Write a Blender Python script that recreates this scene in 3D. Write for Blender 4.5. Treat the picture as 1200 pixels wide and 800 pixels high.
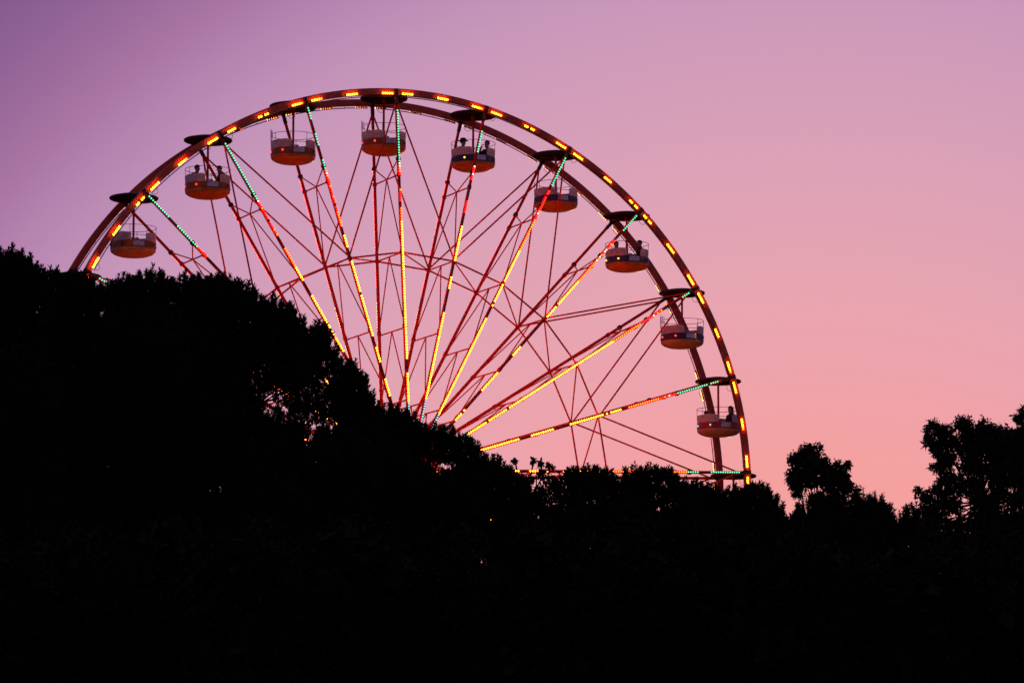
import bpy, math, random
import numpy as np
from mathutils import Vector, Matrix

for o in list(bpy.data.objects):
    bpy.data.objects.remove(o)
S = bpy.context.scene
COL = S.collection
PI = math.pi

# ---------------------------------------------------------------- camera
CAM_H = 1.5
PITCH = 0.14257
cam_data = bpy.data.cameras.new("camera")
cam_data.lens = 135.0
cam_data.sensor_width = 36.0
cam_data.clip_start = 0.5
cam_data.clip_end = 20000.0
cam = bpy.data.objects.new("camera", cam_data)
cam.location = (0, 0, CAM_H)
cam.rotation_euler = (PI / 2 + PITCH, 0, 0)
COL.objects.link(cam)
S.camera = cam

# ---------------------------------------------------------------- dusk sky: glow round the point where the sun went down
SUN_AZ = math.radians(4.45)      # to the right of the wheel
SUN_EL = math.radians(0.3)
GLOW_EL = math.radians(-0.42)
world = bpy.data.worlds.new("World")
S.world = world
world.use_nodes = True
wn, wl = world.node_tree.nodes, world.node_tree.links
wn.clear()
def srgb(r, g, b):
    f = lambda c: c / 12.92 if c <= 0.04045 else ((c + 0.055) / 1.055) ** 2.4
    return (f(r / 255), f(g / 255), f(b / 255), 1.0)
out = wn.new("ShaderNodeOutputWorld")
tc = wn.new("ShaderNodeTexCoord")
dot = wn.new("ShaderNodeVectorMath"); dot.operation = 'DOT_PRODUCT'
dot.inputs[1].default_value = (math.sin(SUN_AZ) * math.cos(GLOW_EL), math.cos(SUN_AZ) * math.cos(GLOW_EL), math.sin(GLOW_EL))
ac = wn.new("ShaderNodeMath"); ac.operation = 'ARCCOSINE'; ac.use_clamp = False
dv = wn.new("ShaderNodeMath"); dv.operation = 'DIVIDE'; dv.inputs[1].default_value = PI
ramp = wn.new("ShaderNodeValToRGB")
STOPS = [(0, 255, 160, 146), (6.85, 243, 160, 160), (8.0, 238, 162, 170), (9.3, 231, 164, 176), (11.3, 219, 161, 183), (13.2, 206, 154, 185),
         (14.2, 197, 149, 185), (15.2, 184, 136, 180), (15.75, 176, 124, 167), (16.6, 160, 109, 157), (17.5, 143, 98, 149), (18.4, 128, 88, 138), (24, 120, 88, 133),
         (40, 117, 89, 130), (90, 113, 88, 125), (180, 109, 86, 121)]
el = ramp.color_ramp.elements
while len(el) < len(STOPS):
    el.new(0.5)
for e, s in zip(el, STOPS):
    e.position = s[0] / 180.0
for e, s in zip(el, STOPS):
    e.color = srgb(*s[1:])
bg = wn.new("ShaderNodeBackground"); bg.inputs[1].default_value = 1.0
sky = wn.new("ShaderNodeTexSky"); sky.sky_type = 'NISHITA'; sky.sun_disc = False
sky.sun_elevation = SUN_EL; sky.sun_rotation = SUN_AZ
bg2 = wn.new("ShaderNodeBackground"); bg2.inputs[1].default_value = 0.001
add = wn.new("ShaderNodeAddShader")
wl.new(tc.outputs["Generated"], dot.inputs[0]); wl.new(dot.outputs["Value"], ac.inputs[0])
wl.new(ac.outputs[0], dv.inputs[0]); wl.new(dv.outputs[0], ramp.inputs[0])
wl.new(ramp.outputs[0], bg.inputs[0]); wl.new(sky.outputs[0], bg2.inputs[0])
wl.new(bg.outputs[0], add.inputs[0]); wl.new(bg2.outputs[0], add.inputs[1]); wl.new(add.outputs[0], out.inputs[0])

sun_d = bpy.data.lights.new("sun", 'SUN')
sun_d.energy = 0.12; sun_d.angle = math.radians(0.5); sun_d.color = (1.0, 0.62, 0.45)
sun = bpy.data.objects.new("sun", sun_d)
sdir = Vector((math.sin(SUN_AZ) * math.cos(SUN_EL), math.cos(SUN_AZ) * math.cos(SUN_EL), math.sin(SUN_EL)))
sun.rotation_euler = sdir.to_track_quat('Z', 'Y').to_euler()
sun.location = (30, 60, 40)
COL.objects.link(sun)

S.view_settings.view_transform = 'Standard'
S.view_settings.look = 'None'
S.view_settings.exposure = 0.0
S.view_settings.gamma = 1.0
S.view_settings.use_curve_mapping = False

# ---------------------------------------------------------------- materials
MATS = {}
def mat(name, c1, c2=None, rough=0.6, scale=6.0, metal=0.0, spec=0.3, bump=0.0):
    """principled paint: noise-driven colour between c1 and c2, slightly uneven gloss"""
    m = bpy.data.materials.new(name); m.use_nodes = True
    n, l = m.node_tree.nodes, m.node_tree.links
    p = n["Principled BSDF"]
    t = n.new("ShaderNodeTexCoord"); z = n.new("ShaderNodeTexNoise")
    z.inputs["Scale"].default_value = scale; z.inputs["Detail"].default_value = 6.0
    r = n.new("ShaderNodeValToRGB")
    c2 = c2 or tuple(0.6 * c for c in c1)
    r.color_ramp.elements[0].position = 0.35; r.color_ramp.elements[0].color = (*c2, 1)
    r.color_ramp.elements[1].position = 0.62; r.color_ramp.elements[1].color = (*c1, 1)
    l.new(t.outputs["Object"], z.inputs["Vector"]); l.new(z.outputs["Fac"], r.inputs[0]); l.new(r.outputs[0], p.inputs["Base Color"])
    mr = n.new("ShaderNodeMapRange"); mr.inputs[3].default_value = max(0, rough - 0.12); mr.inputs[4].default_value = min(1, rough + 0.12)
    l.new(z.outputs["Fac"], mr.inputs[0]); l.new(mr.outputs[0], p.inputs["Roughness"])
    p.inputs["Metallic"].default_value = metal
    p.inputs["Specular IOR Level"].default_value = spec
    if bump:
        b = n.new("ShaderNodeBump"); b.inputs["Strength"].default_value = bump; b.inputs["Distance"].default_value = 0.02
        l.new(z.outputs["Fac"], b.inputs["Height"]); l.new(b.outputs[0], p.inputs["Normal"])
    MATS[name] = m
    return m
def glow(name, col, strength):
    m = bpy.data.materials.new(name); m.use_nodes = True
    p = m.node_tree.nodes["Principled BSDF"]
    p.inputs["Base Color"].default_value = (*[min(1, 0.3 + 0.5 * c) for c in col], 1)
    p.inputs["Emission Color"].default_value = (*col, 1)
    p.inputs["Emission Strength"].default_value = strength
    MATS[name] = m
    return m
mat("red_steel", (0.84, 0.030, 0.024), (0.72, 0.024, 0.020), 0.6, 3.0, spec=0.12)
mat("rim_steel", (0.56, 0.085, 0.030), (0.40, 0.055, 0.02), 0.42, 2.5, spec=0.4)
mat("dark_steel", (0.055, 0.026, 0.022), (0.03, 0.014, 0.012), 0.5, 8.0)
mat("conduit", (0.045, 0.03, 0.03), (0.02, 0.015, 0.015), 0.6, 9.0)
mat("canopy", (0.045, 0.022, 0.020), (0.026, 0.013, 0.012), 0.55, 5.0)
mat("white_shell", (0.62, 0.49, 0.49), (0.45, 0.35, 0.36), 0.38, 7.0, spec=0.5)
mat("orange_lit_shell", (0.62, 0.21, 0.05), (0.48, 0.15, 0.035), 0.40, 5.0, spec=0.45)  # pale underside; orange glow of the wheel's LEDs painted into the colour
mat("sand_lit_shell", (0.60, 0.36, 0.20), (0.46, 0.26, 0.13), 0.42, 5.0, spec=0.45)  # same pale underside, with a tanner LED glow painted into the colour
mat("band_amber", (0.30, 0.095, 0.022), (0.20, 0.06, 0.015), 0.4, 6.0)
mat("band_navy", (0.018, 0.022, 0.085), (0.012, 0.014, 0.055), 0.35, 6.0, spec=0.5)
mat("band_red", (0.36, 0.03, 0.045), (0.26, 0.02, 0.03), 0.4, 6.0)
mat("chrome", (0.55, 0.53, 0.55), (0.42, 0.40, 0.42), 0.3, 10.0, metal=0.6)
mat("rail_steel", (0.10, 0.07, 0.07), (0.06, 0.04, 0.04), 0.45, 10.0, metal=0.4)
mat("bench", (0.05, 0.03, 0.03), (0.03, 0.02, 0.02), 0.6, 8.0)
mat("skin", (0.42, 0.24, 0.17), (0.36, 0.20, 0.14), 0.55, 12.0)
mat("hair_dark", (0.018, 0.012, 0.010), (0.010, 0.007, 0.006), 0.6, 30.0)
mat("shirt_dark", (0.035, 0.02, 0.03), (0.02, 0.012, 0.018), 0.85, 14.0)
mat("shirt_maroon", (0.09, 0.015, 0.02), (0.06, 0.01, 0.014), 0.85, 14.0)
mat("trousers", (0.02, 0.022, 0.035), (0.012, 0.014, 0.022), 0.85, 14.0)
mat("pine_needles", (0.026, 0.030, 0.012), (0.016, 0.019, 0.008), 0.85, 1.2, spec=0.05)
mat("gum_leaves", (0.030, 0.034, 0.016), (0.018, 0.022, 0.010), 0.8, 1.5, spec=0.06)
mat("shrub_leaves", (0.014, 0.016, 0.006), (0.007, 0.009, 0.003), 0.85, 1.5, spec=0.05)
mat("bark", (0.030, 0.022, 0.017), (0.016, 0.012, 0.010), 0.9, 4.0, spec=0.1, bump=0.6)
mat("grass", (0.045, 0.055, 0.018), (0.028, 0.034, 0.012), 0.9, 0.35, spec=0.1, bump=0.5)
mat("concrete", (0.26, 0.25, 0.23), (0.19, 0.18, 0.17), 0.85, 2.0, bump=0.3)
glow("led_amber", (1.0, 0.20, 0.005), 20.0)
glow("led_yellow", (1.0, 0.27, 0.008), 24.0)
glow("led_orange", (1.0, 0.030, 0.0008), 28.0)
glow("led_red", (1.0, 0.003, 0.001), 30.0)
glow("led_green", (0.08, 1.0, 0.48), 1.8)
glow("led_cyan", (0.2, 0.85, 0.95), 1.5)
glow("led_white", (1.0, 0.6, 0.4), 4.0)
glow("lamp_red", (1.0, 0.02, 0.02), 5.0)
glow("lamp_yellow", (1.0, 0.42, 0.03), 4.0)
glow("lamp_blue", (0.25, 0.75, 1.0), 1.4)
mat("led_off", (0.10, 0.05, 0.045), (0.07, 0.03, 0.03), 0.3, 12.0)

# ---------------------------------------------------------------- mesh helpers
class MB:
    """collects faces; build() makes ONE mesh object"""
    def __init__(s):
        s.v, s.f, s.m = [], [], []
    def add(s, vs, fs, mi=0):
        b = len(s.v); s.v += [tuple(v) for v in vs]
        for f in fs:
            s.f.append([i + b for i in f]); s.m.append(mi)
    def tube(s, pts, radii, n=8, mi=0, cap=True):
        pts = [Vector(p) for p in pts]
        if not isinstance(radii, (list, tuple)): radii = [radii] * len(pts)
        vs, fs = [], []
        ref = None
        for i, p in enumerate(pts):
            d = (pts[min(i + 1, len(pts) - 1)] - pts[max(i - 1, 0)]).normalized()
            if ref is None:
                ref = Vector((0, 0, 1)) if abs(d.z) < 0.9 else Vector((1, 0, 0))
            a = (ref - d * ref.dot(d)).normalized(); b = d.cross(a); ref = a
            for k in range(n):
                t = 2 * PI * k / n
                vs.append(p + (a * math.cos(t) + b * math.sin(t)) * radii[i])
        for i in range(len(pts) - 1):
            for k in range(n):
                fs.append([i * n + k, i * n + (k + 1) % n, (i + 1) * n + (k + 1) % n, (i + 1) * n + k])
        if cap:
            fs.append(list(range(n))[::-1]); fs.append([(len(pts) - 1) * n + k for k in range(n)])
        s.add(vs, fs, mi)
    def box(s, c, h, R=None, mi=0, bev=0.0):
        """box with chamfered long edges (octagonal section along x)"""
        c = Vector(c); R = R or Matrix.Identity(3)
        if bev <= 0:
            vs = [c + R @ Vector((x * h[0], y * h[1], z * h[2])) for x in (-1, 1) for y in (-1, 1) for z in (-1, 1)]
            fs = [[0, 1, 3, 2], [4, 6, 7, 5], [0, 4, 5, 1], [2, 3, 7, 6], [0, 2, 6, 4], [1, 5, 7, 3]]
        else:
            sec = [(h[1] - bev, h[2]), (h[1], h[2] - bev), (h[1], -h[2] + bev), (h[1] - bev, -h[2]), (-h[1] + bev, -h[2]),
                   (-h[1], -h[2] + bev), (-h[1], h[2] - bev), (-h[1] + bev, h[2])]
            vs = [c + R @ Vector((x * h[0], y, z)) for x in (-1, 1) for y, z in sec]
            fs = [[i, (i + 1) % 8, 8 + (i + 1) % 8, 8 + i] for i in range(8)] + [list(range(8))[::-1], [8 + i for i in range(8)]]
        s.add(vs, fs, mi)
    def lathe(s, prof, n=40, a0=0.0, a1=2 * PI, mi=0, closed=False):
        """prof: (r, z) list turned about z; closed joins the profile ends and caps the arc"""
        full = abs(a1 - a0 - 2 * PI) < 1e-6
        k = n if full else n + 1
        P = len(prof); vs, fs = [], []
        for i in range(k):
            t = a0 + (a1 - a0) * i / n
            vs += [(r * math.cos(t), r * math.sin(t), z) for r, z in prof]
        seg = P if closed else P - 1
        for i in range(n):
            j = (i + 1) % k
            for q in range(seg):
                fs.append([i * P + q, j * P + q, j * P + (q + 1) % P, i * P + (q + 1) % P])
        if closed and not full:
            fs.append(list(range(P))); fs.append([(k - 1) * P + q for q in range(P)][::-1])
        s.add(vs, fs, mi)
    def dome(s, c, r, mi=0, n=6):
        """small glass bulb"""
        c = Vector(c); vs = [c + Vector((0, 0, r)), c - Vector((0, 0, r))]; fs = []
        for z, q in ((0.5, 0.866), (-0.5, 0.866)):
            vs += [c + Vector((q * r * math.cos(2 * PI * k / n), q * r * math.sin(2 * PI * k / n), z * r)) for k in range(n)]
        for k in range(n):
            a, b = 2 + k, 2 + (k + 1) % n
            fs += [[0, a, b], [a, a + n, b + n, b], [1, b + n, a + n]]
        s.add(vs, fs, mi)
    def mesh(s, name, mats, smooth=True):
        me = bpy.data.meshes.new(name)
        me.from_pydata(s.v, [], s.f)
        for m in ([mats] if isinstance(mats, str) else mats):
            me.materials.append(MATS[m])
        me.polygons.foreach_set("material_index", s.m)
        if smooth:
            me.polygons.foreach_set("use_smooth", [True] * len(s.f))
            try: me.set_sharp_from_angle(angle=math.radians(38))
            except Exception: pass
        me.update()
        return me
    def build(s, name, mats, parent=None, smooth=True):
        return link(name, s.mesh(name, mats, smooth), parent)
def link(name, data, parent=None, loc=(0, 0, 0), rot=(0, 0, 0)):
    o = bpy.data.objects.new(name, data); COL.objects.link(o)
    o.location = loc; o.rotation_euler = rot
    if parent: o.parent = parent
    return o
def thing(name, label, cat, loc=(0, 0, 0), rotz=0.0, group=None):
    o = bpy.data.objects.new(name, None); COL.objects.link(o)
    o.empty_display_size = 0.3
    o.location = loc; o.rotation_euler = (0, 0, rotz)
    o["label"] = label; o["category"] = cat
    if group: o["group"] = group
    return o

# ---------------------------------------------------------------- ground
rng = np.random.default_rng(5)
def ground_sheet():
    rad = [0, 6, 14, 25, 40, 60, 85, 115, 150, 200, 300, 600, 1500, 4000, 9000]
    n = 72; vs = [(0, 0, 0)]; fs = []
    for i, r in enumerate(rad[1:]):
        for k in range(n):
            a = 2 * PI * k / n
            bump = 0.12 if 20 < r < 100 else 0.0
            vs.append((r * math.cos(a), r * math.sin(a) + 60, -0.12 + (rng.random() - 0.5) * bump))
    for k in range(n): fs.append([0, 1 + k, 1 + (k + 1) % n])
    for i in range(len(rad) - 2):
        b = 1 + i * n
        for k in range(n):
            fs.append([b + k, b + n + k, b + n + (k + 1) % n, b + (k + 1) % n])
    m = MB(); m.add(vs, fs); o = m.build("ground", "grass"); o["kind"] = "structure"
ground_sheet()

# ---------------------------------------------------------------- ferris wheel
N = 24
R = 12.5
W = 0.99            # half distance between the two rims
HW = 1.10           # half length of the hub
RING = 0.5737 * R
HUB = Vector((-3.7704, 124.97, CAM_H + 13.5662))
YAW = 0.43638
PHASE = 0.04176
STEP = 2 * PI / N
def ang(k): return PHASE + k * STEP
wheel = thing("ferris_wheel", "giant red ferris wheel strung with rows of amber, red and green bulbs", "ferris wheel",
              (HUB.x, HUB.y, 0), YAW)
HZ = HUB.z
def wp(name, data, a=0.0, parent=wheel, y=0.0):
    """a wheel part drawn along +x from the hub, turned to angle a"""
    return link(name, data, parent, (0, y, HZ), (0, -a, 0))
def wpt(r, k, side):
    """wheel-local point at radius r on spoke k (k may be fractional), side -1 near, +1 far, 0 middle"""
    t = r / R
    y = side * (HW + (W - HW) * t)
    a = ang(k)
    return Vector((r * math.cos(a), y, HZ + r * math.sin(a)))
def rod(name, p, q, rad, m="red_steel", n=7, parent=wheel):
    mb = MB(); mb.tube([p, q], rad, n); return mb.build(name, m, parent)

# rim segments, one per bay and side, each with its cable conduit
RH, RT = 0.112, 0.075   # half height, half thickness of the rim box
def rim_mesh(side):
    mb = MB(); n = 10; vs, fs = [], []
    sec = [(-RH, -RT + .02), (-RH, RT - .02), (-RH + .02, RT), (RH - .02, RT), (RH, RT - .02), (RH, -RT + .02), (RH - .02, -RT), (-RH + .02, -RT)]
    gap = 0.004
    for i in range(n + 1):
        a = gap + (STEP - 2 * gap) * i / n
        for dr, dy in sec:
            vs.append(((R + dr) * math.cos(a), dy, (R + dr) * math.sin(a)))
    for i in range(n):
        for q in range(8):
            fs.append([i * 8 + q, i * 8 + (q + 1) % 8, (i + 1) * 8 + (q + 1) % 8, (i + 1) * 8 + q])
    fs.append(list(range(8))); fs.append([n * 8 + q for q in range(8)][::-1])
    mb.add(vs, fs)
    return mb.mesh("rim_segment", "rim_steel")
def conduit_mesh(side):
    mb = MB()
    pts = [((R - RH - 0.055) * math.cos(a), side * 0.05, (R - RH - 0.055) * math.sin(a)) for a in np.linspace(0.012, STEP - 0.012, 9)]
    mb.tube(pts, 0.016, 6)
    for a in np.linspace(0.03, STEP - 0.03, 5):
        mb.tube([((R - RH - 0.07) * math.cos(a), side * 0.05, (R - RH - 0.07) * math.sin(a)), ((R - RH + 0.02) * math.cos(a), side * 0.05, (R - RH + 0.02) * math.sin(a))], 0.009, 5)
    return mb.mesh("cable_conduit", "conduit")
def bar_mesh(side, bulbs):
    mb = MB()
    mb.box((0, 0, 0), (0.20, 0.012, 0.040 if side < 0 else 0.010), mi=0)
    for i in range(5):
        x = (i - 2) * 0.082
        mb.tube([(x, side * 0.008, 0), (x, side * 0.045, 0)], 0.022, 8, mi=0)
        mb.dome((x, side * 0.062, 0), 0.036 if side < 0 else 0.026, mi=bulbs[i], n=8)
    return mb.mesh("light_bar", ["conduit", "led_amber", "led_yellow", "led_orange", "led_off"])
def joint_mesh(side):
    mb = MB()
    mb.box((R - 0.01, 0, 0), (0.118, 0.088, 0.075), bev=0.02)
    mb.box((R - 0.26, 0, 0), (0.16, 0.06, 0.05), bev=0.012)
    for dx in (-.07, .07):
        for dz in (-.05, .05):
            mb.tube([(R + dx, side * 0.09, dz), (R + dx, side * 0.115, dz)], 0.017, 6)
    return mb.mesh("joint_plate", "dark_steel")
def loop_mesh():
    mb = MB()
    pts = [(R - 0.14 - 0.17 * math.sin(t), 0.02 * math.sin(3 * t), -0.30 + 0.13 * math.cos(t) ) for t in np.linspace(0.1, PI - 0.1, 10)]
    mb.tube(pts, 0.007, 5)
    return mb.mesh("cable_loop", "conduit")
axle_m = MB(); axle_m.tube([(R, -W, 0), (R, W, 0)], 0.05, 10); axle_m = axle_m.mesh("gondola_axle", "dark_steel")
loop_m = loop_mesh()
for side in (-1, 1):
    rm, cm, jm = rim_mesh(side), conduit_mesh(side), joint_mesh(side)
    bars = [bar_mesh(side, q) for q in ((1, 1, 1, 1, 1), (1, 2, 1, 1, 2), (2, 2, 1, 2, 2), (1, 1, 4, 1, 1), (3, 1, 1, 2, 1), (1, 1, 1, 1, 4))]
    pick = random.Random(31 + side)
    for k in range(N):
        seg = wp("rim_segment", rm, ang(k), y=side * W)
        link("cable_conduit", cm, seg)
        wp("joint_plate", jm, ang(k), y=side * W)
        wp("cable_loop", loop_m, ang(k), y=side * W)
        for d in (-1.65, 1.65, 7.5):
            a = ang(k) + math.radians(d)
            rr = R - 0.075 if side < 0 else R - RH - 0.012
            link("light_bar", pick.choice(bars), wheel, (rr * math.cos(a), side * (W + RT + 0.014), HZ + rr * math.sin(a)), (0, -a - PI / 2, 0))
for k in range(N):
    wp("gondola_axle", axle_m, ang(k))

# spokes with rows of bulbs; (from, to, colour) along the spoke, the rest unlit
G, RD, OR, YE, CY = "led_green", "led_red", "led_orange", "led_yellow", "led_cyan"
NEAR = {
    0: [(.975, .876, G), (.845, .81, G), (.81, .77, OR), (.70, .65, RD), (.65, .56, OR), (.56, .44, YE), (.40, .34, YE), (.31, .12, YE)],
    1: [(.95, .82, G), (.82, .76, RD), (.76, .665, OR), (.64, .48, YE), (.43, .36, YE), (.327, .20, YE), (.20, .15, CY)],
    2: [(.976, .944, G), (.874, .80, RD), (.80, .70, OR), (.70, .19, YE), (.19, .13, CY)],
    3: [(.98, .92, G), (.884, .80, RD), (.80, .72, OR), (.72, .583, YE), (.47, .43, YE), (.367, .295, YE), (.225, .185, YE), (.15, .13, CY)],
    4: [(.976, .88, G), (.866, .78, RD), (.78, .68, OR), (.68, .50, YE), (.465, .17, YE), (.17, .12, CY)],
    5: [(.94, .877, G), (.84, .80, RD), (.743, .704, RD), (.672, .575, YE), (.533, .497, YE), (.43, .19, YE), (.19, .13, CY)],
    6: [(.952, .81, G), (.81, .776, RD), (.742, .706, RD), (.69, .66, OR), (.66, .29, YE), (.255, .18, YE), (.18, .14, CY), (.14, .11, YE)],
    7: [(.98, .944, G), (.912, .877, G), (.843, .81, G), (.81, .70, RD), (.70, .66, OR), (.635, .60, YE), (.563, .358, YE), (.33, .293, YE), (.254, .20, YE)],
    8: [(.975, .807, G), (.807, .75, RD), (.74, .70, RD), (.667, .61, OR), (.61, .563, YE), (.523, .355, YE)],
    9: [(.985, .913, G), (.88, .808, G), (.808, .769, RD), (.60, .42, YE), (.36, .2, YE)],
}
def strip_mesh(side, runs, seed):
    rnd = random.Random(seed)
    mats_ = ["led_off", G, RD, OR, YE, CY, "led_white", "conduit"]
    mb = MB()
    L = lambda x: HW + (W - HW) * (x / R)
    off = 0.07
    mb.tube([(0.06 * R, side * (L(.06 * R) + off), 0), (0.985 * R, side * (L(.985 * R) + off), 0)], 0.016, 6, mi=7)
    n = 128
    for i in range(n):
        t = 0.985 - i * (0.985 - 0.09) / (n - 1)
        mi = 0
        for a, b, c in runs:
            if b <= t <= a:
                mi = mats_.index(c)
                if mi == 2 and rnd.random() < 0.10: mi = 6
                if mi == 2 and rnd.random() < 0.25: mi = 3
                if rnd.random() < 0.02: mi = 0
                break
        x = t * R
        mb.dome((x, side * (L(x) + off + 0.024), 0), 0.028 if mi else 0.018, mi=mi)
    return mb.mesh("light_strip", mats_)
def spoke_mesh(side):
    mb = MB()
    mb.tube([(0.25, side * HW, 0), (R * 0.5, side * (HW + W) / 2, 0), (R - 0.1, side * W, 0)], [0.062, 0.056, 0.05], 10)
    for t in (0.20, 0.38, 0.5737, 0.78):
        y = side * (HW + (W - HW) * t)
        mb.tube([(t * R - .06, y, 0), (t * R + .06, y, 0)], 0.074, 10)
    y = side * (HW + (W - HW) * .822)
    mb.tube([(.822 * R - .05, y, 0), (.822 * R + .05, y, 0)], 0.085, 10, mi=1)
    return mb.mesh("spoke", ["red_steel", "dark_steel"])
for side in (-1, 1):
    sm = spoke_mesh(side)
    for k in range(N):
        s_ = wp("spoke", sm, ang(k))
        rnd = random.Random(100 + k)
        if side < 0 and k in NEAR: runs = NEAR[k]
        elif side > 0:
            g = rnd.uniform(.80, .84)
            runs = [(.93, .90, G), (g, .60, RD), (.58, .5, OR), (.47, .40, YE), (.36, .14, YE)]
        else:
            g = rnd.uniform(.80, .84)
            runs = [(.97, g, G), (g, .72, RD), (.72, .62, OR), (.60, .15 + .1 * rnd.random(), YE), (.15, .12, CY)]
        link("light_strip", strip_mesh(side, runs, 7 * k + side), s_)

# bracing between each pair of spokes
for k in range(N):
    lev = [0.78, 0.5737, 0.375, 0.185, 0.06]
    for i, t in enumerate(lev[:-1]):
        A, B = wpt(t * R, k, -1), wpt(t * R, k, 1)
        rod("crossbar", A, B, 0.026)
        M = (A + B) / 2
        for sd in (-1, 1):
            rod("brace", M, wpt(lev[i + 1] * R + 0.12, k, sd), 0.021)
    M = wpt(.78 * R, k, 0)
    for sd in (-1, 1):
        rod("brace", M, wpt(.822 * R, k, sd), 0.021)
    for sd in (-1, 1):
        rod("ring_bar", wpt(RING, k, sd), wpt(RING, k + 1, sd), 0.031)
    rod("ring_diagonal", wpt(RING, k + 1, -1), wpt(RING, k, 1), 0.025)
    if k % 2 == 0:
        for sd in (-1, 1):
            for dk in (-1, 1):
                rod("tie_rod", wpt(R - 0.33, k, sd), wpt(RING + 0.05, k + dk, sd), 0.029, "red_steel")

# hub, bearing blocks and the four support legs down to the ground
mb = MB(); mb.tube([(0, -HW - .55, HZ), (0, HW + .55, HZ)], 0.20, 20); mb.build("hub_axle", "dark_steel", wheel)
for sd in (-1, 1):
    mb = MB()
    y0, y1 = sorted((sd * (HW - .09), sd * (HW + .09)))
    mb.tube([(0, y0, HZ), (0, y0 + .03, HZ), (0, y1 - .03, HZ), (0, y1, HZ)], [0.96, 1.0, 1.0, 0.96], 40)
    mb.build("hub_flange", "red_steel", wheel)
    mb = MB(); yy = sd * (HW + .55)
    mb.tube([(0, yy - .14, HZ), (0, yy + .14, HZ)], 0.34, 20); mb.build("bearing_block", "dark_steel", wheel)
    for k in range(16):
        a = k * PI / 8
        mb = MB(); c = Vector((0.90 * math.cos(a), sd * (HW + .11), HZ + 0.90 * math.sin(a)))
        mb.tube([c - Vector((0, sd * .03, 0)), c], 0.045, 8, mi=0); mb.dome(c + Vector((0, sd * .03, 0)), 0.05, mi=1)
        mb.build("hub_lamp", ["conduit", "led_red" if k % 3 else "led_yellow"], wheel)
    for sx in (-1, 1):
        foot = Vector((sx * 7.2, sd * (HW + 2.4), 0.25)); top = Vector((sx * .16, yy, HZ - .1))
        mb = MB(); d = (foot - top)
        mb.tube([top, top + d * .5, foot], [0.17, 0.20, 0.22], 12)
        mb.build("support_leg", "red_steel", wheel)
        mb = MB(); mb.box((foot.x, foot.y, 0.05), (.7, .7, .22), bev=.04); mb.build("foot_block", "concrete", wheel)
    mb = MB(); z = 6.5; q = 1 - (z - .25) / (HZ - .35)
    mb.tube([(-7.0 * (1 - z / HZ), yy + sd * 1.85 * (1 - z / HZ), z), (7.0 * (1 - z / HZ), yy + sd * 1.85 * (1 - z / HZ), z)], 0.10, 10)
    mb.build("support_brace", "red_steel", wheel)

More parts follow.
